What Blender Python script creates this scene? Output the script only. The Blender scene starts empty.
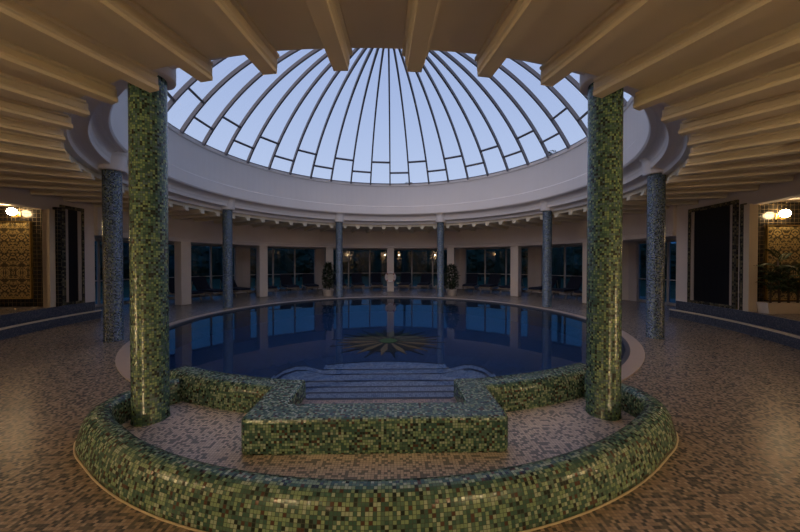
import bpy, bmesh, math, random
from mathutils import Vector, Matrix
PI = math.pi
S = bpy.context.scene
COL = S.collection
random.seed(7)
R = math.radians


def P(t, r, z=0.0):
    """plan point: t degrees from the near axis (positive = right), radius r about the pool's centre"""
    a = R(t)
    return Vector((r * math.sin(a), -r * math.cos(a), z))


# ------------------------------------------------------------------ materials
def srgb(r, g, b):
    f = lambda c: (c / 255 / 12.92) if c / 255 <= .04045 else ((c / 255 + .055) / 1.055) ** 2.4
    return (f(r), f(g), f(b), 1)


def newmat(name):
    m = bpy.data.materials.new(name)
    m.use_nodes = True
    nt = m.node_tree
    return m, nt, nt.nodes['Principled BSDF']


def N(nt, t, **kw):
    n = nt.nodes.new(t)
    for k, v in kw.items():
        setattr(n, k, v)
    return n


def math_node(nt, op, a, b=None):
    n = N(nt, 'ShaderNodeMath', operation=op)
    for i, v in enumerate((a, b)):
        if v is None:
            continue
        if isinstance(v, (int, float)):
            n.inputs[i].default_value = v
        else:
            nt.links.new(v, n.inputs[i])
    return n.outputs[0]


def plain(name, col, rough=.6, metal=0.0, spec=.5, noise=.0, nscale=6.0, bump=0.0):
    m, nt, b = newmat(name)
    b.inputs['Base Color'].default_value = col
    b.inputs['Roughness'].default_value = rough
    b.inputs['Metallic'].default_value = metal
    b.inputs['Specular IOR Level'].default_value = spec
    if noise or bump:
        tc = N(nt, 'ShaderNodeTexCoord')
        nz = N(nt, 'ShaderNodeTexNoise')
        nz.inputs['Scale'].default_value = nscale
        nz.inputs['Detail'].default_value = 4
        nt.links.new(tc.outputs['Object'], nz.inputs['Vector'])
        if noise:
            mx = N(nt, 'ShaderNodeMix', data_type='RGBA')
            mx.inputs[6].default_value = tuple(c * (1 - noise) for c in col[:3]) + (1,)
            mx.inputs[7].default_value = tuple(min(1, c * (1 + noise)) for c in col[:3]) + (1,)
            nt.links.new(nz.outputs['Fac'], mx.inputs[0])
            nt.links.new(mx.outputs[2], b.inputs['Base Color'])
        if bump:
            bp = N(nt, 'ShaderNodeBump')
            bp.inputs['Strength'].default_value = bump
            bp.inputs['Distance'].default_value = .02
            nt.links.new(nz.outputs['Fac'], bp.inputs['Height'])
            nt.links.new(bp.outputs[0], b.inputs['Normal'])
    return m


def mosaic(name, palette, size=.021, grout=(.05, .05, .045, 1), rough=.25, gw=.43, tilt=.10, spec=.5, clump=0.0):
    """small square glass tiles, each with its own colour; UVs are in metres"""
    m, nt, b = newmat(name)
    L = nt.links.new
    uv = N(nt, 'ShaderNodeUVMap')
    uv.uv_map = 'UVMap'
    sc = N(nt, 'ShaderNodeVectorMath', operation='SCALE')
    sc.inputs['Scale'].default_value = 1 / size
    L(uv.outputs[0], sc.inputs[0])
    fl = N(nt, 'ShaderNodeVectorMath', operation='FLOOR')
    fr = N(nt, 'ShaderNodeVectorMath', operation='FRACTION')
    L(sc.outputs[0], fl.inputs[0])
    L(sc.outputs[0], fr.inputs[0])
    wn = N(nt, 'ShaderNodeTexWhiteNoise', noise_dimensions='2D')
    L(fl.outputs[0], wn.inputs['Vector'])
    val = wn.outputs['Value']
    if clump:
        nz = N(nt, 'ShaderNodeTexNoise')
        nz.inputs['Scale'].default_value = .35
        nz.inputs['Detail'].default_value = 1
        L(fl.outputs[0], nz.inputs['Vector'])
        d = math_node(nt, 'MULTIPLY', math_node(nt, 'SUBTRACT', nz.outputs['Fac'], .5), clump)
        val = math_node(nt, 'ADD', val, d)
    rp = N(nt, 'ShaderNodeValToRGB')
    rp.color_ramp.interpolation = 'CONSTANT'
    el = rp.color_ramp.elements
    tot = sum(w for w, c in palette)
    acc = 0
    for i, (w, c) in enumerate(palette):
        if i < 2:
            e = el[i]
            e.position = acc / tot
        else:
            e = el.new(acc / tot)
        e.color = c
        acc += w
    L(val, rp.inputs[0])
    sp = N(nt, 'ShaderNodeSeparateXYZ')
    L(fr.outputs[0], sp.inputs[0])
    ax = math_node(nt, 'ABSOLUTE', math_node(nt, 'SUBTRACT', sp.outputs[0], .5))
    ay = math_node(nt, 'ABSOLUTE', math_node(nt, 'SUBTRACT', sp.outputs[1], .5))
    g = math_node(nt, 'GREATER_THAN', math_node(nt, 'MAXIMUM', ax, ay), gw)
    mx = N(nt, 'ShaderNodeMix', data_type='RGBA')
    L(g, mx.inputs[0])
    L(rp.outputs[0], mx.inputs[6])
    mx.inputs[7].default_value = grout
    L(mx.outputs[2], b.inputs['Base Color'])
    rr = math_node(nt, 'ADD', math_node(nt, 'MULTIPLY', g, .5), rough)
    L(rr, b.inputs['Roughness'])
    b.inputs['Specular IOR Level'].default_value = spec
    if tilt:
        geo = N(nt, 'ShaderNodeNewGeometry')
        s1 = N(nt, 'ShaderNodeVectorMath', operation='SUBTRACT')
        L(wn.outputs['Color'], s1.inputs[0])
        s1.inputs[1].default_value = (.5, .5, .5)
        s2 = N(nt, 'ShaderNodeVectorMath', operation='SCALE')
        s2.inputs['Scale'].default_value = tilt
        L(s1.outputs[0], s2.inputs[0])
        ad = N(nt, 'ShaderNodeVectorMath', operation='ADD')
        L(geo.outputs['Normal'], ad.inputs[0])
        L(s2.outputs[0], ad.inputs[1])
        nm = N(nt, 'ShaderNodeVectorMath', operation='NORMALIZE')
        L(ad.outputs[0], nm.inputs[0])
        L(nm.outputs[0], b.inputs['Normal'])
    return m


def emitter(name, col, strength):
    m, nt, b = newmat(name)
    b.inputs['Base Color'].default_value = (.9, .85, .75, 1)
    b.inputs['Emission Color'].default_value = col
    b.inputs['Emission Strength'].default_value = strength
    return m


def pane_mat(name, tint, ior=1.45, bump=0.0, scale=1.2, rough=0.0):
    """clear sheet: straight-through tint plus a Fresnel mirror"""
    m, nt, b = newmat(name)
    nt.nodes.remove(b)
    L = nt.links.new
    out = nt.nodes['Material Output']
    tr = N(nt, 'ShaderNodeBsdfTransparent')
    tr.inputs[0].default_value = tint
    gl = N(nt, 'ShaderNodeBsdfGlossy')
    gl.inputs['Roughness'].default_value = rough
    fr = N(nt, 'ShaderNodeFresnel')
    geo = N(nt, 'ShaderNodeNewGeometry')                  # same mirror strength seen from either side of the sheet
    mr = N(nt, 'ShaderNodeMapRange')
    mr.inputs['To Min'].default_value = ior
    mr.inputs['To Max'].default_value = 1 / ior
    L(geo.outputs['Backfacing'], mr.inputs['Value'])
    L(mr.outputs[0], fr.inputs['IOR'])
    mx = N(nt, 'ShaderNodeMixShader')
    L(fr.outputs[0], mx.inputs[0])
    L(tr.outputs[0], mx.inputs[1])
    L(gl.outputs[0], mx.inputs[2])
    L(mx.outputs[0], out.inputs[0])
    if bump:
        tc = N(nt, 'ShaderNodeTexCoord')
        nz = N(nt, 'ShaderNodeTexNoise')
        nz.inputs['Scale'].default_value = scale
        nz.inputs['Detail'].default_value = 2
        L(tc.outputs['Object'], nz.inputs['Vector'])
        bp = N(nt, 'ShaderNodeBump')
        bp.inputs['Strength'].default_value = bump
        bp.inputs['Distance'].default_value = .01
        L(nz.outputs['Fac'], bp.inputs['Height'])
        L(bp.outputs[0], gl.inputs['Normal'])
        L(bp.outputs[0], fr.inputs['Normal'])
    return m


def damask_mat():
    """gold scrollwork mirrored about the panel's centre line on a dark ground"""
    m, nt, b = newmat('damask')
    L = nt.links.new
    uv = N(nt, 'ShaderNodeUVMap')
    uv.uv_map = 'UVMap'
    sp = N(nt, 'ShaderNodeSeparateXYZ')
    L(uv.outputs[0], sp.inputs[0])
    u = math_node(nt, 'PINGPONG', sp.outputs[0], .205)
    v = math_node(nt, 'PINGPONG', sp.outputs[1], .62)
    cb = N(nt, 'ShaderNodeCombineXYZ')
    L(u, cb.inputs[0])
    L(v, cb.inputs[1])
    nz = N(nt, 'ShaderNodeTexNoise')
    nz.inputs['Scale'].default_value = 7.5
    nz.inputs['Detail'].default_value = 2
    nz.inputs['Distortion'].default_value = 1.6
    L(cb.outputs[0], nz.inputs['Vector'])
    w = math_node(nt, 'ABSOLUTE', math_node(nt, 'SUBTRACT', nz.outputs['Fac'], .5))
    rp = N(nt, 'ShaderNodeValToRGB')
    e = rp.color_ramp.elements
    e[0].position = .035
    e[0].color = (.46, .34, .14, 1)
    e[1].position = .065
    e[1].color = (.045, .032, .014, 1)
    L(w, rp.inputs[0])
    L(rp.outputs[0], b.inputs['Base Color'])
    b.inputs['Roughness'].default_value = .45
    return m


M = {}
M['plaster'] = plain('cream_plaster', (.66, .58, .50, 1), .75, noise=.05, nscale=2.5)
M['beam'] = plain('beam_plaster', (.70, .63, .48, 1), .6, noise=.06, nscale=3)
M['white'] = plain('white_render', (.75, .71, .68, 1), .7, noise=.04, nscale=1.5)
M['wall'] = plain('wall_render', (.60, .53, .49, 1), .8, noise=.05, nscale=2)
M['rib'] = plain('rib_paint', (.15, .145, .16, 1), .45)
M['green'] = mosaic('green_mosaic', [(2, (.016, .026, .022, 1)), (5, (.045, .115, .095, 1)), (4, (.09, .17, .13, 1)),
                                     (5, (.22, .33, .20, 1)), (3, (.34, .43, .33, 1)), (1, (.085, .045, .03, 1))],
                    .0215, (.03, .045, .032, 1), .22, .44, .12)
M['green_top'] = M['green']
M['blue'] = mosaic('blue_mosaic', [(4, (.035, .055, .10, 1)), (5, (.08, .13, .22, 1)), (4, (.15, .22, .33, 1)),
                                   (2, (.22, .27, .34, 1))], .0215, (.03, .035, .05, 1), .25, .44, .10)
M['column'] = mosaic('sky_tinted_column_mosaic', [(4, (.025, .038, .05, 1)), (5, (.065, .10, .14, 1)), (4, (.13, .19, .19, 1)),
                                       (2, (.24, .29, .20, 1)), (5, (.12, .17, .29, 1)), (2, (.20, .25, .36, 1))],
                     .0215, (.022, .028, .035, 1), .2, .44, .10)  # blue of the skylight painted into the tiles of the six outer columns
M['column_green'] = mosaic('green_column_mosaic', [(3, (.018, .028, .026, 1)), (5, (.04, .105, .09, 1)), (5, (.085, .175, .125, 1)),
                                                  (5, (.20, .31, .165, 1)), (3, (.09, .16, .19, 1))],
                           .0215, (.024, .034, .028, 1), .2, .44, .10)
M['floor'] = mosaic('floor_mosaic', [(5, (.38, .285, .205, 1)), (5, (.31, .235, .165, 1)), (4, (.16, .14, .11, 1)),
                                     (4, (.095, .092, .08, 1)), (3, (.45, .35, .255, 1))],
                    .024, (.16, .135, .105, 1), .26, .45, .06, spec=.3, clump=.35)
M['basin_floor'] = mosaic('basin_mosaic', [(7, (.82, .72, .63, 1)), (5, (.72, .62, .54, 1)), (5, (.26, .26, .25, 1))],
                          .024, (.26, .21, .18, 1), .4, .45, .05, clump=.4)
M['coping'] = plain('coping_stone', (.50, .39, .30, 1), .5, noise=.07, nscale=5)
M['gutter'] = plain('gutter_tile', (.07, .075, .085, 1), .4, noise=.15, nscale=20)
M['pool'] = mosaic('pool_mosaic', [(5, (.032, .085, .17, 1)), (5, (.045, .11, .21, 1)), (3, (.024, .065, .135, 1))],
                   .03, (.03, .06, .11, 1), .5, .46, 0)
M['tread'] = mosaic('tread_mosaic', [(5, (.55, .58, .64, 1)), (4, (.42, .46, .54, 1)), (3, (.25, .29, .38, 1))],
                    .024, (.15, .16, .18, 1), .5, .45, 0)
M['tread_dry'] = mosaic('dry_tread_mosaic', [(7, (.52, .39, .34, 1)), (5, (.40, .31, .28, 1)), (3, (.2, .18, .18, 1))],
                        .024, (.26, .21, .19, 1), .4, .45, .05)
M['nosing'] = mosaic('nosing_mosaic', [(5, (.012, .02, .05, 1)), (4, (.025, .04, .08, 1))], .024, (.03, .04, .06, 1), .4, .45, 0)
M['step_blue'] = mosaic('navy_mosaic', [(5, (.05, .065, .10, 1)), (4, (.085, .10, .14, 1)), (2, (.13, .14, .17, 1))],
                        .025, (.03, .035, .05, 1), .3, .44, .06)
M['black_tile'] = mosaic('black_tile', [(5, (.012, .011, .011, 1)), (4, (.02, .018, .016, 1))], .10, (.13, .09, .04, 1), .16, .46, .02, spec=.3)
M['frame_tile'] = mosaic('frame_mosaic', [(4, (.03, .028, .02, 1)), (4, (.08, .07, .04, 1)), (3, (.16, .13, .07, 1))],
                         .05, (.02, .02, .02, 1), .2, .44, .08)
M['dark_glass'] = plain('dark_lacquer', (.006, .006, .008, 1), .3, spec=.25)
M['inset'] = plain('inset_stone', (.33, .27, .22, 1), .6, noise=.05)
M['cream_trim'] = plain('cream_trim', (.62, .52, .38, 1), .5, noise=.04)
M['damask'] = damask_mat()
M['lamp'] = emitter('lamp_glow', (1, .70, .36, 1), 55)
M['lamp_front'] = emitter('entrance_lamp_glow', (1, .73, .40, 1), 400)
M['brass'] = plain('brass', (.55, .38, .14, 1), .3, metal=1)
M['navy_cloth'] = plain('navy_cloth', (.013, .016, .034, 1), .9, noise=.15, nscale=30)
M['wood'] = plain('pale_wood', (.30, .23, .17, 1), .55, noise=.15, nscale=12)
M['leaf'] = plain('palm_leaf', (.022, .045, .014, 1), .5, noise=.35, nscale=9)
M['bark'] = plain('bark', (.09, .065, .045, 1), .9, noise=.3, nscale=14, bump=.4)
M['pot'] = plain('white_pot', (.62, .55, .47, 1), .6, noise=.04)
M['soil'] = plain('soil', (.03, .02, .014, 1), .95, noise=.3, nscale=30)
M['buoy'] = plain('buoy_white', (.66, .60, .58, 1), .5)
M['buoy_band'] = plain('buoy_band', (.34, .14, .10, 1), .5)
M['window_frame'] = plain('window_frame', (.42, .38, .36, 1), .5)
M['lawn'] = plain('lawn', (.035, .06, .022, 1), .9, noise=.4, nscale=1.5)
M['tree'] = plain('tree_leaf', (.018, .034, .014, 1), .7, noise=.4, nscale=3)
M['glass'] = pane_mat('window_glass', (.040, .13, .25, 1), 1.5)
M['dome_glass'] = pane_mat('dome_glass', (.93, .95, .97, 1), 1.35)
M['water'] = pane_mat('pool_water', (.54, .68, .84, 1), 1.33, bump=.03, scale=1.6)
M['star_dark'] = plain('star_black_tile', (.012, .018, .012, 1), .5, noise=.2, nscale=20)
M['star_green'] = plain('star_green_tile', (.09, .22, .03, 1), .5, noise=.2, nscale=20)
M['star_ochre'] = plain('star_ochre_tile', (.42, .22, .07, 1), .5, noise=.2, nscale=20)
M['star_olive'] = plain('star_olive_tile', (.12, .13, .05, 1), .5, noise=.2, nscale=20)


# ------------------------------------------------------------------ mesh helpers
class MB:
    def __init__(self):
        self.bm = bmesh.new()
        self.uv = self.bm.loops.layers.uv.new('UVMap')
        self.done = set()

    def face(self, vs, uvs=None, mi=0, smooth=False):
        f = self.bm.faces.new(vs)
        f.material_index = mi
        f.smooth = smooth
        if uvs:
            for l, q in zip(f.loops, uvs):
                l[self.uv].uv = q
            self.done.add(f)
        return f

    def box(self, c, s, rot=None, mi=0):
        """box of size s centred at c, rot a 3x3 matrix"""
        rot = rot or Matrix.Identity(3)
        c = Vector(c)
        v = {}
        for i in (-1, 1):
            for j in (-1, 1):
                for k in (-1, 1):
                    v[i, j, k] = self.bm.verts.new(c + rot @ Vector((i * s[0] / 2, j * s[1] / 2, k * s[2] / 2)))
        sx, sy, sz = s
        F = [((-1, -1, -1), (-1, 1, -1), (1, 1, -1), (1, -1, -1), sy, sx), ((-1, -1, 1), (1, -1, 1), (1, 1, 1), (-1, 1, 1), sx, sy),
             ((-1, -1, -1), (1, -1, -1), (1, -1, 1), (-1, -1, 1), sx, sz), ((1, 1, -1), (-1, 1, -1), (-1, 1, 1), (1, 1, 1), sx, sz),
             ((-1, 1, -1), (-1, -1, -1), (-1, -1, 1), (-1, 1, 1), sy, sz), ((1, -1, -1), (1, 1, -1), (1, 1, 1), (1, -1, 1), sy, sz)]
        for a, b, c_, d, w, h in F:
            self.face([v[a], v[b], v[c_], v[d]], [(0, 0), (w, 0), (w, h), (0, h)], mi)

    def lathe(self, prof, t0=-180, t1=180, n=96, closed=False, cen=(0, 0), mi=0, smooth=True, ref=None, caps=True):
        """revolve [(r, z)...] about the vertical; t in plan degrees"""
        full = abs(t1 - t0) >= 359.9
        cols = n if full else n + 1
        pr = list(prof)
        m = len(pr)
        grid = []
        for i in range(cols):
            t = t0 + (t1 - t0) * i / n
            grid.append([self.bm.verts.new(P(t, r, z) + Vector((cen[0], cen[1], 0))) for r, z in pr])
        vl = [0]
        k = m if closed else m - 1
        for j in range(k):
            a, b = pr[j], pr[(j + 1) % m]
            vl.append(vl[-1] + math.hypot(b[0] - a[0], b[1] - a[1]))
        rr = ref or max(r for r, z in pr)
        for i in range(n):
            i2 = (i + 1) % cols
            u0 = R(t1 - t0) * i / n * rr
            u1 = R(t1 - t0) * (i + 1) / n * rr
            for j in range(k):
                j2 = (j + 1) % m
                vs = [grid[i][j], grid[i2][j], grid[i2][j2], grid[i][j2]]
                self.face(vs, [(u0, vl[j]), (u1, vl[j]), (u1, vl[j + 1]), (u0, vl[j + 1])], mi, smooth)
        if not full and closed and caps:
            self.face(list(reversed(grid[0])), [(r, z) for r, z in reversed(pr)], mi)
            self.face(grid[-1], [(r, z) for r, z in pr], mi)
        return self

    def sweep(self, pts, prof, closed=True, mi=0, smooth=True, up=Vector((0, 0, 1))):
        """sweep a profile [(side, height)] along pts; side is to the right of travel"""
        n = len(pts)
        pts = [Vector(p) for p in pts]
        rows = []
        ul = [0]
        for i, p in enumerate(pts):
            d = (pts[min(i + 1, n - 1)] - pts[max(i - 1, 0)]).normalized()
            s = d.cross(up).normalized()
            rows.append([self.bm.verts.new(p + s * a + up * b) for a, b in prof])
            if i:
                ul.append(ul[-1] + (pts[i] - pts[i - 1]).length)
        m = len(prof)
        k = m if closed else m - 1
        vl = [0]
        for j in range(k):
            a, b = prof[j], prof[(j + 1) % m]
            vl.append(vl[-1] + math.hypot(b[0] - a[0], b[1] - a[1]))
        for i in range(n - 1):
            for j in range(k):
                j2 = (j + 1) % m
                self.face([rows[i][j], rows[i + 1][j], rows[i + 1][j2], rows[i][j2]],
                          [(ul[i], vl[j]), (ul[i + 1], vl[j]), (ul[i + 1], vl[j + 1]), (ul[i], vl[j + 1])], mi, smooth)
        if closed:
            self.face(list(reversed(rows[0])), None, mi)
            self.face(rows[-1], None, mi)
        return self

    def prism(self, poly, z0, z1, mi=0):
        lo = [self.bm.verts.new((x, y, z0)) for x, y in poly]
        hi = [self.bm.verts.new((x, y, z1)) for x, y in poly]
        n = len(poly)
        self.face(list(reversed(lo)), None, mi)
        self.face(hi, None, mi)
        u = 0
        for i in range(n):
            j = (i + 1) % n
            w = (hi[j].co - hi[i].co).length
            self.face([lo[i], lo[j], hi[j], hi[i]], [(u, z0), (u + w, z0), (u + w, z1), (u, z1)], mi)
            u += w
        return self

    def tube(self, pts, rad, n=8, mi=0, smooth=True):
        pts = [Vector(p) for p in pts]
        if not isinstance(rad, (list, tuple)):
            rad = [rad] * len(pts)
        rows = []
        for i, p in enumerate(pts):
            d = (pts[min(i + 1, len(pts) - 1)] - pts[max(i - 1, 0)]).normalized()
            a = d.orthogonal().normalized() if abs(d.z) > .95 else d.cross(Vector((0, 0, 1))).normalized()
            b = d.cross(a)
            rows.append([self.bm.verts.new(p + (a * math.cos(q) + b * math.sin(q)) * rad[i])
                         for q in (2 * PI * k / n for k in range(n))])
        for i in range(len(pts) - 1):
            for k in range(n):
                k2 = (k + 1) % n
                self.face([rows[i][k], rows[i][k2], rows[i + 1][k2], rows[i + 1][k]], None, mi, smooth)
        self.face(list(reversed(rows[0])), None, mi)
        self.face(rows[-1], None, mi)
        return self

    def sphere(self, c, r, mi=0, sc=(1, 1, 1), sub=3):
        g = bmesh.ops.create_icosphere(self.bm, subdivisions=sub, radius=1)
        for v in g['verts']:
            v.co = Vector(c) + Vector((v.co.x * r * sc[0], v.co.y * r * sc[1], v.co.z * r * sc[2]))
            for f in v.link_faces:
                f.smooth = True
                f.material_index = mi
        return self

    def build(self, name, mats, parent=None, bevel=0.0, recalc=True, xf=None):
        bm = self.bm
        if xf is not None:
            bmesh.ops.transform(bm, matrix=xf, verts=bm.verts)
        if recalc:
            bmesh.ops.recalc_face_normals(bm, faces=bm.faces)
        for f in bm.faces:
            if f in self.done:
                continue
            n = f.normal
            ax = max(range(3), key=lambda i: abs(n[i]))
            for l in f.loops:
                c = l.vert.co
                l[self.uv].uv = (c.y, c.z) if ax == 0 else (c.x, c.z) if ax == 1 else (c.x, c.y)
        me = bpy.data.meshes.new(name)
        bm.to_mesh(me)
        bm.free()
        if not isinstance(mats, (list, tuple)):
            mats = [mats]
        for mm in mats:
            me.materials.append(mm)
        o = bpy.data.objects.new(name, me)
        COL.objects.link(o)
        if parent:
            o.parent = parent
        if bevel:
            bv = o.modifiers.new('bevel', 'BEVEL')
            bv.width = bevel
            bv.segments = 2
            bv.limit_method = 'ANGLE'
        return o


def tag(o, label=None, cat=None, group=None, kind=None):
    if label:
        o['label'] = label
    if cat:
        o['category'] = cat
    if group:
        o['group'] = group
    if kind:
        o['kind'] = kind
    return o


def empty(name, loc=(0, 0, 0), rz=0.0):
    o = bpy.data.objects.new(name, None)
    o.empty_display_size = .2
    o.location = loc
    o.rotation_euler = (0, 0, rz)
    COL.objects.link(o)
    return o


def thing(name, label, cat, loc=(0, 0, 0), rz=0.0, group=None):
    return tag(empty(name, loc, rz), label, cat, group)


def copy_tree(o, parent=None):
    c = o.copy()
    COL.objects.link(c)
    if parent:
        c.parent = parent
    for ch in list(o.children):
        copy_tree(ch, c)
    return c


def struct(name, mb, mats, parent=None, **k):
    o = mb.build(name, mats, parent, **k)
    o['kind'] = 'structure'
    return o


def rot_t(t):
    """local x = tangent (to the right when looking from the centre outward is -x), local y = outward"""
    a = R(t)
    return Matrix(((math.cos(a), math.sin(a), 0), (math.sin(a), -math.cos(a), 0), (0, 0, 1))).transposed().transposed()


def rz_out(t):
    """z rotation that turns local +y to point outward at plan angle t"""
    return R(t) + PI


# ------------------------------------------------------------------ camera
cam = bpy.data.cameras.new('camera')
cam.sensor_width = 36
cam.lens = 314.4 / 800 * 36
cam.clip_end = 400
co = bpy.data.objects.new('camera', cam)
COL.objects.link(co)
co.location = (.123, -8.70, 1.56)
co.rotation_euler = (PI / 2 - .0109, 0, -.0230)
S.camera = co

# ------------------------------------------------------------------ sky
GLOW = (.98, .80, .74, 1)
w = bpy.data.worlds.new('dusk_sky')
S.world = w
w.use_nodes = True
nt = w.node_tree
bg = nt.nodes['Background']
tc = N(nt, 'ShaderNodeTexCoord')
sp = N(nt, 'ShaderNodeSeparateXYZ')
nt.links.new(tc.outputs['Generated'], sp.inputs[0])
rp = N(nt, 'ShaderNodeValToRGB')
e = rp.color_ramp.elements
e[0].position = 0
e[0].color = srgb(150, 170, 205)
e[1].position = 1
e[1].color = srgb(138, 156, 205)
for pos, c in ((.22, srgb(192, 208, 240)), (.42, srgb(176, 194, 233)), (.65, srgb(160, 179, 224))):
    q = e.new(pos)
    q.color = c
nt.links.new(sp.outputs[2], rp.inputs[0])
# pinkish afterglow in the part of the sky behind the camera and overhead
dt = N(nt, 'ShaderNodeVectorMath', operation='DOT_PRODUCT')
dt.inputs[1].default_value = Vector((-.45, -.68, .58)).normalized()
nt.links.new(tc.outputs['Generated'], dt.inputs[0])
mr = N(nt, 'ShaderNodeMapRange', interpolation_type='SMOOTHSTEP')
mr.inputs['From Min'].default_value = .25
mr.inputs['From Max'].default_value = 1.0
nt.links.new(dt.outputs['Value'], mr.inputs['Value'])
glow = N(nt, 'ShaderNodeMix', data_type='RGBA', blend_type='ADD')
glow.inputs[7].default_value = GLOW
nt.links.new(mr.outputs[0], glow.inputs[0])
nt.links.new(rp.outputs[0], glow.inputs[6])
nt.links.new(glow.outputs[2], bg.inputs[0])
bg.inputs[1].default_value = 1.0

# ------------------------------------------------------------------ room shell
RW = 8.3          # ring of pillars and side walls
RO = 10.8         # ring of windows
RF = 12.2         # wall behind the camera
ZC = 3.25         # ceiling

fl = MB()
fl.lathe([(5.44, 0), (13, 0)], n=128, smooth=False)
bm = fl.bm
for f in bm.faces:                                   # square tile grid laid across the whole floor
    for l in f.loops:
        l[fl.uv].uv = (l.vert.co.x, l.vert.co.y)
struct('floor', fl, M['floor'])

g = MB()
g.box((0, 0, -.95), (260, 260, .2))
struct('ground', g, M['lawn'])

c = MB()
c.lathe([(6.2, ZC), (RF + .3, ZC), (RF + .3, ZC + .25), (6.2, ZC + .25)], n=128, closed=True, smooth=False)
struct('ceiling', c, M['beam'])

# side walls with the lamp niches cut in, one per side: s=+1 right, -1 left
NI = {1: dict(a=76.7, wall_end=91.3, door='right', yw=-1.75), -1: dict(a=83.9, wall_end=92.6, door='left', yw=-.74)}
AO = 11.4
for s in (1, -1):
    d = NI[s]
    wl = MB()
    ring = lambda t0, t1, z0, z1, r0=RW, r1=RW + .2: wl.lathe([(r0, z0), (r1, z0), (r1, z1), (r0, z1)], s * t0, s * t1,
                                                            n=max(2, int(abs(t1 - t0) / 2)), closed=True, smooth=False)
    ring(d['a'], d['wall_end'], 0, ZC, RW, RW + .1)
    ring(54, d['a'], 2.84, ZC)
    ring(48, 54, 0, ZC)
    ring(48, d['a'] + 10, .46, ZC, AO, AO + .2)         # outer wall
    ring(48, d['a'], 2.93, 3.1, RW + .2, AO)            # alcove ceiling
    wl.box(((8.20 + 11.4) / 2 * s + s * .25, d['yw'] + .18, 1.7), (11.4 - 8.5, .2, 3.0))
    struct('wall_' + d['door'], wl, M['wall'])
    af = MB()
    af.lathe([(RW, 0), (AO, 0), (AO, .46), (RW, .46)], s * 48, s * d['a'], n=16, closed=True, smooth=False)
    struct('floor_%s_alcove' % d['door'], af, M['floor'])
    nw = MB()
    nw.box((s * 9.75, d['yw'] + .04, 1.70), (3.2, .08, 2.46))
    struct('wall_%s_alcove' % d['door'], nw, M['black_tile'])
    rw_ = MB()
    t = s * (d['wall_end'] - 1.2)
    rw_.box(P(t, 9.65, 1.62), (.2, 2.4, 3.24), Matrix.Rotation(rz_out(t), 3, 'Z'))
    rw_.box(P(s * 48, 10.3, 1.62), (.2, 4.0, 3.24), Matrix.Rotation(rz_out(s * 48), 3, 'Z'))
    struct('wall_%s_return' % d['door'], rw_, M['wall'])

wf = MB()
wf.lathe([(RF, 0), (RF + .2, 0), (RF + .2, ZC), (RF, ZC)], -50, 50, n=40, closed=True, smooth=False)
struct('wall_front', wf, M['wall'])

# lintel ring over the pillars with a thin moulding, and the soffit of the gallery behind it
li = MB()
li.lathe([(RW - .12, 2.33), (RW + .30, 2.33), (RW + .30, ZC), (RW - .1, ZC), (RW - .1, 2.49), (RW - .125, 2.475), (RW - .125, 2.45), (RW - .12, 2.44)],
         NI[1]['wall_end'], 360 - NI[-1]['wall_end'], n=72, closed=True, smooth=False)
struct('trim_lintel', li, M['wall'])
gs = MB()
gs.lathe([(RW + .3, 2.42), (RO + .1, 2.42), (RO + .1, 2.6), (RW + .3, 2.6)], 90, 270, n=64, closed=True, smooth=False)
struct('ceiling_gallery', gs, M['wall'])

# window wall: flat bays of three panes between short piers
wi = 0
for b0 in (90, 112.5, 135, 157.5, 180, 202.5, 225, 247.5):
    wi += 1
    pa, pb = P(b0, RO), P(b0 + 22.5, RO)
    d = (pb - pa)
    ln = d.length
    d.normalize()
    ang = math.atan2(d.y, d.x)
    rot = Matrix.Rotation(ang, 3, 'Z')
    root = empty('window_%d' % wi)
    root['kind'] = 'structure'
    pier0 = .36 if b0 != 180 else .05
    pier1 = .36 if b0 != 157.5 else .05
    fr = MB()
    x0, x1 = pier0, ln - pier1
    ctr = lambda x, z: (pa + d * x) + Vector((0, 0, z))
    for z in (.05, 2.36):
        fr.box(ctr((x0 + x1) / 2, z), (x1 - x0, .07, .10), rot)
    for z in (.92,):
        fr.box(ctr((x0 + x1) / 2, z), (x1 - x0, .05, .035), rot)
    for k in range(4):
        fr.box(ctr(x0 + (x1 - x0) * k / 3, 1.2), (.075, .08, 2.4), rot)
    f_ = fr.build('window_frame', M['window_frame'], root)
    f_['kind'] = 'structure'
    pn = MB()
    for k in range(3):
        xa, xb = x0 + (x1 - x0) * k / 3, x0 + (x1 - x0) * (k + 1) / 3
        vs = [pn.bm.verts.new(ctr(x, z)) for x, z in ((xa, .08), (xb, .08), (xb, 2.34), (xa, 2.34))]
        pn.face(vs)
    p_ = pn.build('window_pane', M['glass'], root)
    p_['kind'] = 'structure'
    if pier0 > .2 or pier1 > .2:
        pr = MB()
        for a_, b_ in ((0, pier0), (ln - pier1, ln)):
            if b_ - a_ > .2:
                pr.box(ctr((a_ + b_) / 2, 1.21), (b_ - a_, .2, 2.42), rot)
        q_ = pr.build('wall_pier', M['wall'], root)
        q_['kind'] = 'structure'

# square pillars carrying the lintel
PILLAR_LABEL = {112.5: 'square cream pillar behind the right foreground mosaic column',
                135: 'square cream pillar just left of the third mosaic column on the right',
                157.5: 'square cream pillar behind the potted shrub right of the lifebuoy',
                180: 'square cream pillar with the round lifebuoy hung on it',
                202.5: 'square cream pillar behind the potted shrub left of the lifebuoy',
                225: 'square cream pillar between the two mosaic columns at the back left',
                247.5: 'square cream pillar next to the left foreground mosaic column'}
for t in (112.5, 135, 157.5, 180, 202.5, 225, 247.5):
    mb = MB()
    mb.box((0, 0, 1.165), (.37, .38, 2.33))
    o = mb.build('pillar', M['plaster'], bevel=.015)
    o.location = P(t, RW + .02)
    o.rotation_euler = (0, 0, rz_out(t))
    tag(o, PILLAR_LABEL[t], 'pillar', 'square pillars round the gallery', 'thing')

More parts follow.
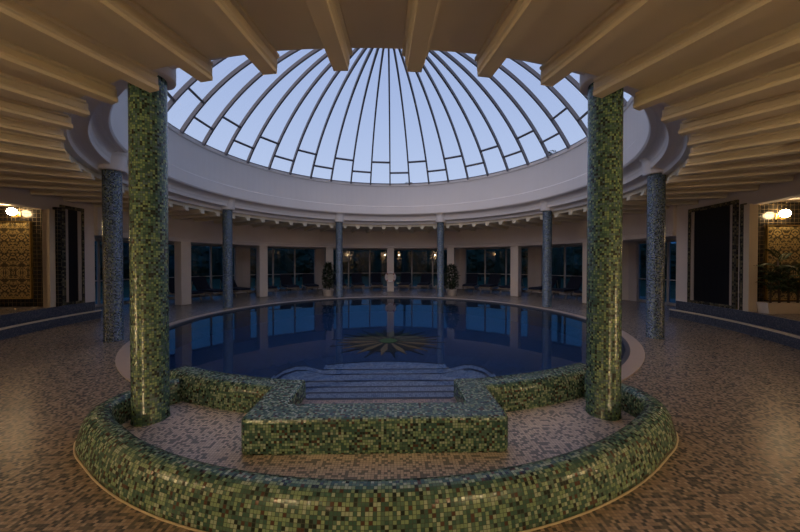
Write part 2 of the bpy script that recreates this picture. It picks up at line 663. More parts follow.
# ------------------------------------------------------------------ skylight drum, beams, dome
dr = MB()
cove = lambda r0, z0, r1, z1, n=6: [(r0 + (r1 - r0) * math.sin(q), z1 + (z0 - z1) * math.cos(q)) for q in (PI / 2 * k / n for k in range(n + 1))]
prof = [(5.62, 5.11), (5.62, 5.02), (5.65, 5.0), (5.65, 4.12), (5.635, 4.10), (5.635, 3.78), (5.66, 3.74), (5.72, 3.73)]
prof += cove(5.74, 3.735, 5.87, 3.60)
prof += [(5.88, 3.56), (5.88, 3.475)] + cove(5.90, 3.47, 6.08, 3.40) + [(6.09, 3.345), (6.36, 3.345), (6.36, 3.7), (6.05, 5.11)]
dr.lathe(prof, n=160, closed=True)
o = dr.build('trim_drum', M['white'])
o['kind'] = 'structure'
for p in o.data.polygons:
    p.use_smooth = False

COLN = {22.5: 'right foreground column', -22.5: 'left foreground column', 67.5: 'second column on the right', -67.5: 'second column on the left',
        112.5: 'third column on the right', -112.5: 'third column on the left', 157.5: 'rear right column', -157.5: 'rear left column'}
ORD = ['first', 'second', 'third', 'fourth']


def beam_label(t):
    c0 = min(COLN, key=lambda q: abs(t - q))
    n = ORD[int(abs(t - c0) // 5.625)]
    grow = abs(t) > abs(c0)
    near = abs(c0) < 30
    far = abs(c0) > 150
    if near or far:
        right = (t > c0) if near else (t < c0)
        side = 'to the right of' if right else 'to the left of'
    else:
        side = 'beyond' if grow else 'this side of'
    return 'cream moulded ceiling beam, %s %s the %s' % (n, side, COLN[c0])


def make_beam(r1):
    mb = MB()
    pf = [(-.105, 0), (-.105, -.02), (-.08, -.03), (-.078, -.085), (-.062, -.095), (-.06, -.125), (.06, -.125), (.062, -.095), (.078, -.085), (.08, -.03), (.105, -.02), (.105, 0)]
    y0, y1 = 6.11, r1
    a = [mb.bm.verts.new((x, y0 + (.04 if z > -.09 else 0), z)) for x, z in pf]
    b = [mb.bm.verts.new((x, y1, z)) for x, z in pf]
    n = len(pf)
    for i in range(n):
        j = (i + 1) % n
        mb.face([a[i], a[j], b[j], b[i]])
    mb.face(a)
    mb.face(list(reversed(b)))
    # little stepped corbel under the tip
    mb.box((0, y0 + .03, -.05), (.145, .03, .07))
    return mb.build('ceiling_beam', M['beam'])


bs, bl = make_beam(8.28), make_beam(12.1)
for k in range(64):
    t = -180 + 2.8125 + 5.625 * k
    src = bl if abs(t) < 48 else bs
    o = src.copy()
    COL.objects.link(o)
    o.location = (0, 0, ZC)
    o.rotation_euler = (0, 0, rz_out(t))
    tag(o, beam_label(t), 'beam', 'moulded beams radiating round the skylight', 'thing')
for q in (bs, bl):
    bpy.data.objects.remove(q)

# dome: spherical cap on a 5.62 m ring
RB, ZB, RISE = 5.62, 5.08, 3.13
RS = (RB * RB + RISE * RISE) / (2 * RISE)
ZCEN = ZB + RISE - RS
dome = thing('skylight_dome', 'domed glass skylight with slender grey ribs above the round pool', 'skylight', (0, 0, ZB))
PH = math.asin(RB / RS)


def dome_pt(t, ph, dr_=0.0):
    return P(t, (RS + dr_) * math.sin(ph), ZCEN + (RS + dr_) * math.cos(ph) - ZB)


gz = MB()
gz.lathe([((RS + .05) * math.sin(PH * k / 20), ZCEN - ZB + (RS + .05) * math.cos(PH * k / 20)) for k in range(1, 21)], n=120)
gz.build('glazing', M['dome_glass'], dome)
rb = MB()
rows = []
for k in range(25):
    ph = PH * (1 - k / 24 * .955)
    r_, z_ = RS * math.sin(ph), ZCEN + RS * math.cos(ph) - ZB
    nr, nz_ = math.sin(ph), math.cos(ph)
    rows.append([rb.bm.verts.new((sx * .028, r_ + nr * dd, z_ + nz_ * dd)) for sx, dd in ((-1, -.05), (1, -.05), (1, .05), (-1, .05))])
for a, b in zip(rows, rows[1:]):
    for j in range(4):
        rb.face([a[j], a[(j + 1) % 4], b[(j + 1) % 4], b[j]])
rb.face(rows[0])
rb.face(rows[-1])
rib0 = rb.build('rib', M['rib'], dome)
for k in range(1, 40):
    o = rib0.copy()
    COL.objects.link(o)
    o.parent = dome
    o.rotation_euler = (0, 0, R(9 * k))
hub = MB()
hub.lathe([(.02, ZCEN + RS - ZB + .06), (.5, ZCEN + RS - ZB + .03), (.5, ZCEN + RS - ZB - .09), (.02, ZCEN + RS - ZB - .06)], n=40, closed=True)
hub.build('hub_ring', M['rib'], dome)
kr = MB()
kr.lathe([(RB + .03, .032), (RB + .15, .032), (RB + .15, .08), (RB + .03, .08)], n=120, closed=True)
kr.build('base_ring', M['rib'], dome)
for k in range(40):                                     # one staggered glazing bar in each bay
    ph = PH * (.848 if k % 2 else .918)
    t0, t1 = 180 - 9 * k, 180 - 9 * (k + 1)
    a, b = dome_pt(t0, ph), dome_pt(t1, ph)
    bar = MB()
    dd = (b - a)
    L_ = dd.length
    dd.normalize()
    nn = (dome_pt((t0 + t1) / 2, ph) + Vector((0, 0, ZB - ZCEN))).normalized()
    nn = (nn - dd * nn.dot(dd)).normalized()
    rot = Matrix((dd, nn, dd.cross(nn))).transposed()
    bar.box((a + b) / 2, (L_, .07, .062), rot)
    bar.build('glazing_bar', M['rib'], dome)

# ------------------------------------------------------------------ mosaic columns
COL_LABEL = {-22.5: 'tall green mosaic column on the left, standing inside the shallow basin',
             22.5: 'tall green mosaic column on the right, standing inside the shallow basin',
             -67.5: 'mosaic column on the open floor left of the pool, second from camera',
             67.5: 'mosaic column on the open floor right of the pool, second from camera',
             -112.5: 'skylight-tinted mosaic column at the pool edge, third from camera on the left',
             112.5: 'skylight-tinted mosaic column at the pool edge, third from camera on the right',
             -157.5: 'rear skylight-tinted mosaic column at the far pool edge, left of the lifebuoy',
             157.5: 'rear skylight-tinted mosaic column at the far pool edge, right of the lifebuoy'}
sh = MB()
CR = .153
sh.lathe([(CR + .004, 0), (CR + .004, .02), (CR, .024), (CR, 3.38)], n=48, ref=.1711)
caps = MB()
caps.lathe([(.15, 3.375), (.222, 3.375), (.228, 3.39), (.228, 3.62), (.25, 3.69), (.30, 3.745), (.02, 3.745)], n=48)
first = None
for t in COL_LABEL:
    if first is None:
        r0 = thing('mosaic_column', '', 'column')
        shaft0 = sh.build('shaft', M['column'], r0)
        caps.build('capital', M['white'], r0)
        first = r0
        sky_tinted_shaft = shaft0.data
        green_shaft = sky_tinted_shaft.copy()
        green_shaft.materials[0] = M['column_green']
        o = r0
    else:
        o = copy_tree(first)
    if abs(t) < 30:                                     # the two columns in the basin share the basin's green tiles
        for ch in o.children:
            if ch.name.startswith('shaft'):
                ch.data = green_shaft
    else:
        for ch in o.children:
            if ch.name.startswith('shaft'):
                ch.data = sky_tinted_shaft  # shaft with the blue skylight put into its tile colours
    o.location = P(t, 6.05 if 100 < abs(t) < 130 else 5.98)
    if 60 < abs(t) < 75:
        o.location.x += .06
    o.rotation_euler = (0, 0, R(t) * 1.7)
    tag(o, COL_LABEL[t], 'column', 'mosaic columns round the pool')

# ------------------------------------------------------------------ pool
pl = MB()
pl.lathe([(5.44, .0), (5.40, -.02), (5.40, -.62), (.01, -.62)], n=128, smooth=False)
bm = pl.bm
for f in bm.faces:
    if abs(f.calc_center_median().z + .62) < .01:
        for l in f.loops:
            l[pl.uv].uv = (l.vert.co.x, l.vert.co.y)
struct('pool_floor', pl, M['pool'])
wt = MB()
wt.lathe([(5.40, -.035), (.01, -.035)], n=128, smooth=False)
struct('pool_water', wt, M['water'])
cp = MB()
cp.lathe([(5.41, .001), (5.41, .014), (5.61, .014), (5.61, .001)], 27, 333, n=110, closed=True, smooth=False)
o = cp.build('pool_coping', M['coping'])
tag(o, 'smooth pinkish stone coping ring round the pool edge', 'coping', kind='thing')
gt = MB()
gt.lathe([(5.34, -.30), (5.34, .006), (5.41, .012), (5.41, -.30)], 27, 333, n=110, closed=True, smooth=False)
gt.build('gutter_edge', M['gutter'], o)

star = thing('sunburst_mosaic', 'dark sunburst mosaic with green and ochre rays on the pool bottom', 'mosaic', (0, 0, -.62))
sd = MB()
sd.lathe([(.01, .008), (1.05, .008), (1.05, .0)], n=48, smooth=False)
sd.build('disc', M['star_dark'], star)
for k in range(28):
    a = 2 * PI * (k + .5) / 28
    mb = MB()
    ca, sa = math.cos(a), math.sin(a)
    L_ = 1.6 if k % 2 else 1.38
    pts = [(.3, -.02), (.85, -.085), (L_, 0), (.85, .085), (.3, .02)]
    mb.prism([(x * ca - y * sa, x * sa + y * ca) for x, y in pts], .0, .014)
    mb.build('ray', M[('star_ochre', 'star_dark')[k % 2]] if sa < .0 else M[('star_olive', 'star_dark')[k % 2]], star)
sg = MB()
sg.lathe([(.01, .02), (.24, .02), (.24, .0)], n=24, smooth=False)
o = sg.build('centre_disc', M['star_green'], star)
o['label'] = 'bright green round centre of the sunburst'

# ------------------------------------------------------------------ shallow basin in front of the pool
def catmull(pts, n=10):
    out = []
    pts = [Vector(p) for p in pts]
    for i in range(len(pts) - 1):
        p0, p1, p2, p3 = pts[max(i - 1, 0)], pts[i], pts[i + 1], pts[min(i + 2, len(pts) - 1)]
        for k in range(n):
            t = k / n
            out.append(.5 * ((2 * p1) + (p2 - p0) * t + (2 * p0 - 5 * p1 + 4 * p2 - p3) * t * t + (3 * p1 - p0 - 3 * p2 + p3) * t ** 3))
    out.append(pts[-1])
    return out


basin = thing('foot_basin', 'low curved basin wall of green mosaic tiles round the two foreground columns', 'basin', (.035, 0, 0))
half = []
for a in range(0, 37, 4):
    half.append((3.68 * math.sin(R(a)), -3.18 - 3.68 * math.cos(R(a)), 0))
half += [(2.42, -5.97, 0), (2.58, -5.77, 0), (2.61, -5.50, 0), (2.50, -5.26, 0), (2.34, -5.10, 0)]
path = catmull([(-x, y, z) for x, y, z in reversed(half[1:])] + half, 6)
H_ = .25
wallp = [(-.10, 0), (-.10, H_ * .62), (-.09, H_ * .82), (-.065, H_ * .95), (-.03, H_), (.015, H_), (.055, H_ * .95), (.085, H_ * .82), (.11, H_ * .6), (.13, H_ * .3), (.14, .04), (.145, 0)]
bw = MB()
bw.sweep(path, wallp)
bw.build('curved_wall', M['green'], basin)
tr = MB()
tr.sweep(path, [(.14, 0), (.14, .005), (.155, .005), (.155, 0)])
o = tr.build('base_strip', M['cream_trim'], basin)
o['label'] = 'thin pale strip along the foot of the wall'
# wall between basin and pool, left and right of the stair block
for s in (-1, 1):
    mb = MB()
    mb.lathe([(5.62, 0), (5.60, .20), (5.57, .26), (5.52, .285), (5.36, .285), (5.31, .26), (5.29, .2), (5.29, -.5)], s * 9.5, s * 27.5, n=24, closed=True)
    mb.build('pool_side_wall', M['green_top'], basin)
bf = MB()
poly = [(p.x * .985, p.y) for p in path] + [P(t, 5.5).to_2d()[:] for t in (24, 16, 8, 0, -8, -16, -24)]
bf.prism([(x, y) for x, y in poly], .001, .006)
bf.build('basin_floor', M['basin_floor'], basin)

# entry stair: U-shaped block with steps going down into the water
stair = thing('pool_stairs', 'green mosaic entry block with tiled steps descending into the pool', 'stairs', (-.015, 0, 0))


def rrect(x0, x1, y0, y1, r=.12, n=5, corners=(1, 1, 1, 1)):
    out = []
    for (cx, cy, a0), on in zip(((x0 + r, y0 + r, 180), (x1 - r, y0 + r, 270), (x1 - r, y1 - r, 0), (x0 + r, y1 - r, 90)), corners):
        if not on:
            out.append(((x0 if a0 in (180, 90) else x1), (y0 if a0 in (180, 270) else y1)))
            continue
        for k in range(n + 1):
            a = R(a0 + 90 * k / n)
            out.append((cx + r * math.cos(a), cy + r * math.sin(a)))
    return out


up = MB()
HB = .30
upoly = rrect(-1.10, 1.10, -6.17, -5.2, .07, 4, (1, 1, 0, 0))
# U outline: outer left, front, outer right, then in along the cheeks
upoly = [q for q in upoly[:10]] + [(1.10, -5.28), (.80, -5.28), (.80, -5.86), (-.80, -5.86), (-.80, -5.28), (-1.10, -5.28)]
up.prism(upoly, 0, HB)
o = up.build('block', M['green'], stair, bevel=.03)


def step(poly, z, nos, dry=False):
    mb = MB()
    mb.prism(poly, -.62, z)
    # nosing band along the water-side edge
    ymax = max(y for x, y in poly)
    cx = 0
    inner = [(x * (1 - .05 / max(abs(x), .3)), y - .05) for x, y in poly]
    top = [q for q in poly if q[1] > ymax - nos]
    inn = [inner[i] for i, q in enumerate(poly) if q[1] > ymax - nos]
    lo = [mb.bm.verts.new((x, y, z + .003)) for x, y in top]
    hi = [mb.bm.verts.new((x, y, z + .003)) for x, y in inn]
    for i in range(len(top) - 1):
        mb.face([lo[i], lo[i + 1], hi[i + 1], hi[i]], None, 1)
    return mb.build('step', [M['tread_dry' if dry else 'tread'], M['nosing']], stair)


step([(-.80, -5.86), (.80, -5.86), (.80, -5.36), (-.80, -5.36)], .12, .05, True)
def lobes(y, w):
    '''water-side outline with a rounded lobe at each end, right to left'''
    half = [(w, y - .55), (w + .02, y - .25), (w - .04, y + .05), (w - .18, y + .22), (w - .36, y + .24), (w - .54, y + .12), (w - .72, y + .02)]
    return half + [(-x, yy) for x, yy in reversed(half)]


step([(-.80, -5.36), (.80, -5.36)] + rrect(-1.0, 1.0, -5.2, -4.79, .12)[12:24], -.05, .3)
step([(-1.0, -5.1), (1.0, -5.1)] + rrect(-1.15, 1.15, -5.0, -4.41, .16)[12:24], -.13, .4)
step([(-1.15, -5.0), (1.15, -5.0)] + rrect(-1.35, 1.35, -4.9, -3.99, .25)[12:24], -.21, .5)
step([(-1.6, -4.9), (1.6, -4.9)] + lobes(-3.5, 1.72), -.29, .62)
step([(-1.75, -4.7), (1.75, -4.7)] + lobes(-3.03, 1.88), -.37, .62)
arc = [(3.6 * math.sin(R(a)), -5.9 + 3.6 * math.cos(R(a))) for a in range(19, -20, -1)]
step([(-1.17, -4.4), (1.17, -4.4)] + arc, -.45, .3)

# ------------------------------------------------------------------ stepped base along the side walls
for s in (1, -1):
    d = NI[s]
    nm = 'right' if s > 0 else 'left'
    o = thing('tiled_ledge', 'navy mosaic ledge with pale edge line below the %s wall' % ('planter alcove on the right' if s > 0 else 'lamp alcove on the left'), 'ledge')
    mb = MB()
    mb.lathe([(8.08, 0), (8.08, .21), (RW - .01, .21), (RW - .01, 0)], s * 49, s * (d['wall_end'] - .3), n=40, closed=True, smooth=False)
    mb.lathe([(8.26, .21), (8.26, .465), (RW - .005, .465), (RW - .005, .21)], s * 49, s * (d['wall_end'] - .3), n=40, closed=True, smooth=False)
    mb.build('riser', M['step_blue'], o)
    mb = MB()
    mb.lathe([(8.06, .20), (8.06, .235), (8.12, .235), (8.12, .20)], s * 49, s * (d['wall_end'] - .3), n=40, closed=True, smooth=False)
    mb.build('nosing', M['cream_trim'], o)

# framed black wall panels, cream jambs and niches
for s, t0, t1, lab in ((1, 79.0, 88.5, 'wide black wall panel in a mosaic frame right of the pool'),
                       (-1, 86.1, 90.3, 'narrow black wall panel in a mosaic frame left of the pool')):
    o = thing('wall_panel', lab, 'panel')
    z0, z1 = .47, 3.02

    def strip(ta, tb, za, zb, dep, name, mat, r1=RW - .002):
        mb = MB()
        mb.lathe([(r1 - dep, za), (r1, za), (r1, zb), (r1 - dep, zb)], s * ta, s * tb, n=6, closed=True, smooth=False)
        return mb.build(name, mat, o)
    fw = .5 if s > 0 else .45
    strip(t0, t0 + fw + .25, z0, z1, .05, 'frame_side', M['frame_tile'])
    strip(t1 - fw, t1, z0, z1, .05, 'frame_side', M['frame_tile'])
    strip(t0 + fw + .25, t1 - fw, z1 - .09, z1, .05, 'frame_top', M['frame_tile'])
    strip(t0 + fw + .25, t1 - fw, z0, z0 + .07, .05, 'frame_bottom', M['frame_tile'])
    strip(t0 + fw + .25, t0 + fw + .85, z0 + .07, z1 - .09, .03, 'cream_inset', M['inset'])
    strip(t1 - fw - .65, t1 - fw, z0 + .07, z1 - .09, .03, 'cream_inset', M['inset'])
    strip(t0 + fw + .85, t1 - fw - .65, z0 + .07, z1 - .09, .02, 'black_panel', M['dark_glass'])
for s, t0, lab in ((1, 76.6, 'cream jamb post with mosaic edging beside the planter alcove'), (-1, 83.9, 'cream jamb post with mosaic edging beside the left lamp alcove')):
    o = thing('jamb_post', lab, 'post')
    mb = MB()
    mb.lathe([(RW - .06, .47), (RW + .1, .47), (RW + .1, 2.86), (RW - .06, 2.86)], s * t0, s * (t0 + 1.0), n=4, closed=True, smooth=False)
    mb.build('cream_post', M['cream_trim'], o)
    mb = MB()
    mb.lathe([(RW - .04, .47), (RW - .002, .47), (RW - .002, 2.9), (RW - .04, 2.9)], s * (t0 + 1.0), s * (t0 + 1.9), n=4, closed=True, smooth=False)
    mb.build('mosaic_edge', M['frame_tile'], o)

for x0, x1, y, z0, z1, lab in ((8.60, 9.46, NI[1]['yw'], .73, 2.39, 'gold and black damask wall panel behind the planter on the right'),
                               (-9.60, -8.78, NI[-1]['yw'], .69, 2.55, 'gold and black damask wall panel under the lamp on the left')):
    o = thing('damask_panel', lab, 'panel', ((x0 + x1) / 2, y, z0))
    w_, h_ = x1 - x0, z1 - z0
    mb = MB()
    vs = []
    mb.box((0, -.015, h_ / 2), (w_, .03, h_))
    for f in mb.bm.faces:
        for l in f.loops:
            l[mb.uv].uv = (l.vert.co.x, l.vert.co.z)
    mb.build('panel', M['damask'], o)
    mb = MB()
    for cx, cz, sx, sz in ((-w_ / 2 - .012, h_ / 2, .024, h_ + .048), (w_ / 2 + .012, h_ / 2, .024, h_ + .048), (0, -.012, w_, .024), (0, h_ + .012, w_, .024)):
        mb.box((cx, -.02, cz), (sx, .04, sz))
    mb.build('frame', M['brass'], o)

# ------------------------------------------------------------------ globe wall lamps
lg = MB()
lg.sphere((0, -.15, 0), .088, sub=3)
lp_globe = lg
lamp0 = None


def wall_lamp(t, r, z, label, z_up=False):
    """globe on a bracket; local +y points into the wall at radius r"""
    global lamp0
    if lamp0 is None:
        o = thing('wall_lamp', label, 'lamp')
        lp_globe.build('globe', M['lamp'], o)
        mb = MB()
        mb.tube([(0, -.015, -.06), (0, -.08, -.12), (0, -.15, -.12), (0, -.15, -.086)], .010, 8)
        mb.build('bracket', M['brass'], o)
        mb = MB()
        mb.box((0, -.010, -.05), (.08, .018, .14))
        mb.build('back_plate', M['brass'], o, bevel=.004)
        lamp0 = o
    else:
        o = copy_tree(lamp0)
    o.location = P(t, r, z) if r else t
    o.rotation_euler = (0, 0, rz_out(t) if r else 0)
    tag(o, label, 'lamp', 'globe wall lamps')
    return o


wall_lamp((8.84, NI[1]['yw'], 2.65), 0, 0, 'glowing globe wall lamp above the right damask panel and potted plant')
wall_lamp((-9.06, NI[-1]['yw'], 2.79), 0, 0, 'glowing globe wall lamp above the left damask panel')
wall_lamp(58, AO, 2.6, 'globe wall lamp on the outer wall of the right alcove, out of the hall')
wall_lamp(-64, AO, 2.6, 'globe wall lamp on the outer wall of the left alcove, out of the hall')
fg = [c for c in lamp0.children if c.name.startswith('globe')][0].data.copy()
fg.materials[0] = M['lamp_front']
for t in (-38, -15, 15, 38):
    lo_ = wall_lamp(t, RF, 2.55, 'globe wall lamp on the entrance wall, mirrored as a bright spot in the rear windows')
    for ch in lo_.children:
        if ch.name.startswith('globe'):
            ch.data = fg

# ------------------------------------------------------------------ potted palms
def frond(mb, base, az, length, droop, n=8, wid=.045):
    """an arching stalk with leaflets both sides"""
    base = Vector(base)
    dx = Vector((math.cos(az), math.sin(az), 0))
    pts = []
    for k in range(n + 1):
        u = k / n
        pts.append(base + dx * (length * .62 * u ** 1.2) + Vector((0, 0, length * (.95 * u - droop * u * u))))
    mb.tube(pts, [.008 * (1 - .7 * k / n) for k in range(n + 1)], 5)
    side = Vector((-dx.y, dx.x, 0))
    for k in range(2, n + 1):
        p = pts[k]
        d = (pts[k] - pts[k - 1]).normalized()
        ll = length * .30 * (1 - .55 * abs(k / n - .55))
        for sg in (-1, 1):
            tip = p + (side * sg * .8 + d * .75 + Vector((0, 0, -.25))).normalized() * ll
            mid = (p + tip) / 2 + Vector((0, 0, .02))
            wv = d * wid
            vs = [mb.bm.verts.new(q) for q in (p - wv * .3, mid - wv * .5, tip, mid + wv * .5)]
            mb.face(vs)


def palm_pot(label, loc, rz, potsize, h, n, seed, long=False):
    o = thing('potted_palm', label, 'plant', loc, rz)
    rnd = random.Random(seed)
    sx, sy, sz = potsize
    mb = MB()
    tw = .90
    lo = [mb.bm.verts.new((x * sx / 2 * tw, y * sy / 2 * tw, 0)) for x, y in ((-1, -1), (1, -1), (1, 1), (-1, 1))]
    hi = [mb.bm.verts.new((x * sx / 2, y * sy / 2, sz)) for x, y in ((-1, -1), (1, -1), (1, 1), (-1, 1))]
    hi2 = [mb.bm.verts.new((x * (sx / 2 - .03), y * (sy / 2 - .03), sz)) for x, y in ((-1, -1), (1, -1), (1, 1), (-1, 1))]
    lo2 = [mb.bm.verts.new((x * (sx / 2 - .03), y * (sy / 2 - .03), sz - .05)) for x, y in ((-1, -1), (1, -1), (1, 1), (-1, 1))]
    mb.face(list(reversed(lo)))
    for i in range(4):
        j = (i + 1) % 4
        mb.face([lo[i], lo[j], hi[j], hi[i]])
        mb.face([hi[i], hi[j], hi2[j], hi2[i]])
        mb.face([hi2[i], hi2[j], lo2[j], lo2[i]])
    mb.build('planter', M['pot'], o)
    mb = MB()
    mb.box((0, 0, sz - .06), (sx - .07, sy - .07, .03))
    mb.build('soil', M['soil'], o)
    mb = MB()
    stems = 4 if long else 2
    st = MB()
    for q in range(stems):
        bx = (q - (stems - 1) / 2) * sx * .6 / max(1, stems - 1)
        hh = h * (rnd.uniform(.5, .8) if long else rnd.uniform(.3, .5))
        st.tube([(bx, 0, sz - .06), (bx + rnd.uniform(-.03, .03), rnd.uniform(-.03, .03), sz + hh)], [.022, .014], 6)
        for k in range(n // stems):
            zz = sz + hh * rnd.uniform(.15, 1.0)
            frond(mb, (bx, 0, zz), rnd.uniform(0, 2 * PI), h * rnd.uniform(.28, .42), rnd.uniform(.35, .75))
    st.build('stem', M['bark'], o)
    mb.build('foliage', M['leaf'], o, recalc=False)
    return o


palm_pot('dark leafy palm in a long white planter before the damask panel on the right', (8.66, -2.04, .46), 0, (1.02, .24, .23), 1.15, 64, 3, True)


def shrub_pot(label, loc, h, wid, seed):
    o = thing('potted_shrub', label, 'plant', loc, 0, 'potted shrubs by the rear columns')
    rnd = random.Random(seed)
    mb = MB()
    mb.lathe([(.02, 0), (.20, 0), (.215, .02), (.25, .27), (.265, .28), (.265, .30), (.235, .30), (.23, .25), (.02, .25)], n=32)
    mb.build('pot', M['pot'], o)
    mb = MB()
    mb.lathe([(.01, .262), (.228, .262), (.228, .24)], n=24)
    mb.build('soil', M['soil'], o)
    st, lf = MB(), MB()
    for q in range(5):
        a = 2 * PI * q / 5 + rnd.uniform(-.3, .3)
        top = Vector((math.cos(a) * wid * .6, math.sin(a) * wid * .6, .3 + h * rnd.uniform(.7, .95)))
        st.tube([(math.cos(a) * .04, math.sin(a) * .04, .25), top * .5 + Vector((0, 0, .1)), top], [.014, .010, .005], 6)
    for q in range(1000):
        z = rnd.uniform(.05, 1)
        rr = wid * (math.sin(PI * min(1, z * .86 + .12)) ** .6) * math.sqrt(rnd.uniform(.15, 1))
        a = rnd.uniform(0, 2 * PI)
        p = Vector((rr * math.cos(a), rr * math.sin(a), .30 + h * z))
        d = Vector((math.cos(a) * .8 + rnd.uniform(-.4, .4), math.sin(a) * .8 + rnd.uniform(-.4, .4), rnd.uniform(-.5, .6))).normalized()
        sd_ = d.cross(Vector((rnd.uniform(-.3, .3), rnd.uniform(-.3, .3), 1))).normalized()
        L_ = rnd.uniform(.11, .18)
        lf.face([lf.bm.verts.new(v) for v in (p, p + d * L_ * .45 + sd_ * .036, p + d * L_, p + d * L_ * .45 - sd_ * .036)])
    st.build('stem', M['bark'], o)
    lf.build('foliage', M['leaf'], o, recalc=False)


shrub_pot('slim leafy shrub in a round pale pot behind the rear left mosaic column', P(-154.6, 6.75), 1.25, .24, 5)
shrub_pot('bushy leafy shrub in a round pale pot behind the rear right mosaic column', P(154.6, 6.75), 1.15, .30, 9)

# ------------------------------------------------------------------ lifebuoy on the middle pillar
lb = thing('lifebuoy', 'round white lifebuoy hanging on the middle pillar across the pool', 'lifebuoy', P(180, RW - .232, .78))
mb = MB()
n1, n2 = 32, 10
rows = []
for i in range(n1):
    a = 2 * PI * i / n1
    rows.append([mb.bm.verts.new(((.25 + .05 * math.cos(b)) * math.cos(a), .05 * math.sin(b), (.25 + .05 * math.cos(b)) * math.sin(a))) for b in (2 * PI * j / n2 for j in range(n2))])
for i in range(n1):
    for j in range(n2):
        mb.face([rows[i][j], rows[(i + 1) % n1][j], rows[(i + 1) % n1][(j + 1) % n2], rows[i][(j + 1) % n2]], None, 0, True)
mb.build('ring', M['buoy'], lb)
for q in range(4):
    mb = MB()
    rows = []
    for i in range(5):
        a = R(45 + 90 * q - 9 + 18 * i / 4)
        rows.append([mb.bm.verts.new(((.25 + .054 * math.cos(b)) * math.cos(a), .054 * math.sin(b), (.25 + .054 * math.cos(b)) * math.sin(a))) for b in (2 * PI * j / n2 for j in range(n2))])
    for i in range(4):
        for j in range(n2):
            mb.face([rows[i][j], rows[i + 1][j], rows[i + 1][(j + 1) % n2], rows[i][(j + 1) % n2]], None, 0, True)
    mb.build('band', M['buoy_band'], lb)
mb = MB()
mb.tube([(0, .055, .30), (0, .0, .34), (0, -.01, .30)], .008, 6)
mb.build('hook', M['brass'], lb)

# ------------------------------------------------------------------ sun loungers in the gallery
lo0 = thing('sun_lounger', '', 'sun lounger')
# local +y = outward (head end), origin on the floor under the middle
mb = MB()
for s in (-1, 1):
    mb.box((s * .29, 0, .27), (.05, 1.82, .07))
for y in (-.88, -.2, .3, .88):
    mb.box((0, y, .27), (.53, .06, .045))
mb.build('frame', M['wood'], lo0, bevel=.008)
for sx in (-1, 1):
    for sy in (-1, 1):
        mb = MB()
        mb.tube([(sx * .28, sy * .66 - .08 * sy, .27), (sx * .28, sy * .78, 0)], .024, 8)
        mb.build('leg', M['wood'], lo0)
mb = MB()
mb.box((0, -.33, .355), (.60, 1.14, .09))
mb.build('seat_cushion', M['navy_cloth'], lo0, bevel=.03)
mb = MB()
rx = Matrix.Rotation(R(48), 3, 'X')
mb.box(Vector((0, .27, .36)) + rx @ Vector((0, .36, .0)), (.60, .76, .09), rx)
mb.build('back_cushion', M['navy_cloth'], lo0, bevel=.03)
mb = MB()
for s in (-1, 1):
    mb.tube([(s * .26, .80, .28), (s * .26, .70, .72)], .014, 6)
mb.build('back_support', M['wood'], lo0)
BAY = {(112.5, 135): 'behind the third right mosaic column',
       (135, 157.5): 'right of the rear right potted shrub',
       (157.5, 180): 'just right of the lifebuoy pillar',
       (180, 202.5): 'just left of the lifebuoy pillar',
       (202.5, 225): 'left of the rear left potted shrub',
       (225, 247.5): 'behind the third left mosaic column'}
used = False
for (a, b), where in BAY.items():
    for k, fr_ in enumerate((.2, .5, .8)):
        t = a + (b - a) * fr_ + random.uniform(-.6, .6)
        o = lo0 if not used else copy_tree(lo0)
        used = True
        o.location = P(t, 9.62 + random.uniform(-.06, .06))
        o.rotation_euler = (0, 0, rz_out(t) + R(random.uniform(-5, 5)))
        tag(o, 'navy sun lounger, %s of three %s' % (('rightmost', 'middle', 'leftmost')[k], where), 'sun lounger', 'navy sun loungers in the gallery')

# ------------------------------------------------------------------ garden outside
def make_tree(seed, h, wid):
    rnd = random.Random(seed)
    o = thing('garden_tree', '', 'tree')
    mb = MB()
    mb.tube([(0, 0, -.85), (.05, .02, h * .3), (0, .05, h * .6)], [.14, .11, .07], 8)
    mb.build('trunk', M['bark'], o)
    mb = MB()
    for q in range(7):
        a = rnd.uniform(0, 2 * PI)
        rr = rnd.uniform(0, .55) * wid
        cz = h * rnd.uniform(.25, .8)
        g = bmesh.ops.create_icosphere(mb.bm, subdivisions=3, radius=1)
        for v in g['verts']:
            k = 1 + rnd.uniform(-.16, .16)
            s_ = wid * .55
            v.co = Vector((rr * math.cos(a) + v.co.x * s_ * k, rr * math.sin(a) + v.co.y * s_ * k, cz + v.co.z * h * .24 * k))
    mb.build('crown', M['tree'], o)
    return o


protos = [make_tree(1, 4.3, 2.2), make_tree(2, 4.6, 2.4), make_tree(4, 4.1, 2.3)]
k = 0
for t in range(100, 261, 10):
    src = protos[k % 3]
    o = src if k < 3 else copy_tree(src)
    o.location = P(t + random.uniform(-.6, .6), 35 + (k % 2) * 3.5)
    o.rotation_euler = (0, 0, random.uniform(0, 6))
    side = 'straight behind the lifebuoy pillar' if abs(t - 180) < 6 else ('on the right half of the garden' if t < 180 else 'on the left half of the garden')
    tag(o, 'dark bushy garden tree beyond the rear windows, ' + side, 'tree', 'garden trees ' + side)
    k += 1


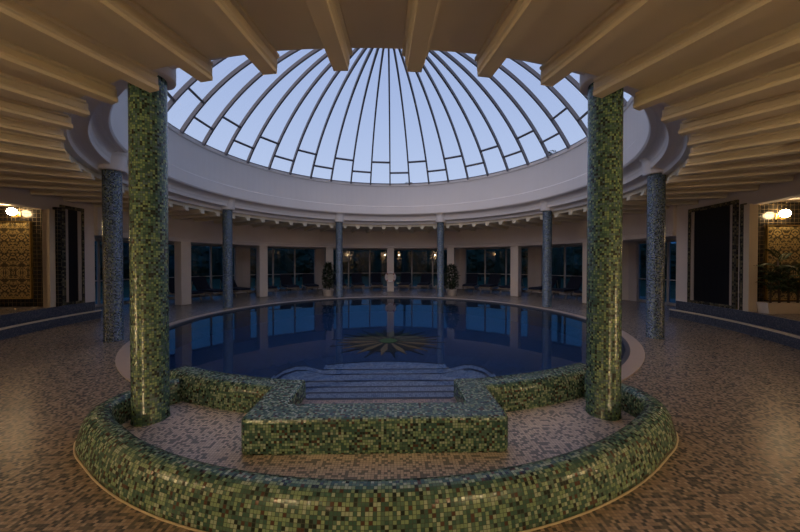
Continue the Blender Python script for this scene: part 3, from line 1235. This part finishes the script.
hd = MB()
rows = []
rnd = random.Random(12)
for i in range(181):
    t = 92 + i * .98
    rows.append([hd.bm.verts.new(P(t, 47 + a + rnd.uniform(-.25, .25), b + rnd.uniform(-.15, .15))) for a, b in
                 ((-.8, -.85), (-.9, .2), (-.85, 1.3), (-.8, 2.4), (-.6, 3.6), (-.1, 3.95), (.5, 3.6), (.8, 2), (.9, -.85))])
for a, b in zip(rows, rows[1:]):
    for j in range(8):
        hd.face([a[j], b[j], b[j + 1], a[j + 1]])
for i in range(2600):
    t = rnd.uniform(92, 268)
    z = rnd.uniform(-.5, 3.6)
    p0 = P(t, 46.15 + (.3 if z > 3.2 else 0) + rnd.uniform(-.2, .2), z)
    d1 = Vector((rnd.uniform(-1, 1), rnd.uniform(-1, 1), rnd.uniform(-1, 1))).normalized() * .32
    d2 = d1.orthogonal().normalized() * .2
    hd.face([hd.bm.verts.new(q) for q in (p0 - d1, p0 - d2, p0 + d1, p0 + d2)])
o = hd.build('garden_hedge', M['tree'], recalc=False)
tag(o, 'tall dark clipped hedge closing the garden beyond the rear windows', 'hedge', kind='thing')


def tall_palm(loc, h, label, seed):
    o = thing('palm_tree', label, 'tree', loc)
    rnd = random.Random(seed)
    mb = MB()
    mb.tube([(0, 0, 0), (.15, 0, h * .4), (.1, .1, h * .75), (0, 0, h)], [.2, .16, .14, .12], 10)
    mb.build('trunk', M['bark'], o)
    mb = MB()
    for q in range(26):
        frond(mb, (0, 0, h), 2 * PI * q / 26 + rnd.uniform(-.1, .1), rnd.uniform(1.5, 2.1), rnd.uniform(.5, 1.1), 9, .14)
    mb.build('crown', M['tree'], o, recalc=False)


tall_palm((1.5, 32, -.85), 11.7, 'tall palm whose tip shows over the skylight rim at its middle', 3)
tall_palm((14.6, 18.5, -.85), 11.1, 'tall palm whose tip shows through the skylight beside the right foreground column', 4)

# ------------------------------------------------------------------ render settings
S.view_settings.view_transform = 'Standard'
S.view_settings.look = 'None'
S.view_settings.exposure = 0
S.view_settings.gamma = 1
S.view_settings.use_curve_mapping = False
S.cycles.max_bounces = 10
S.cycles.diffuse_bounces = 5
S.cycles.glossy_bounces = 4
S.cycles.transparent_max_bounces = 16
S.cycles.sample_clamp_indirect = 6
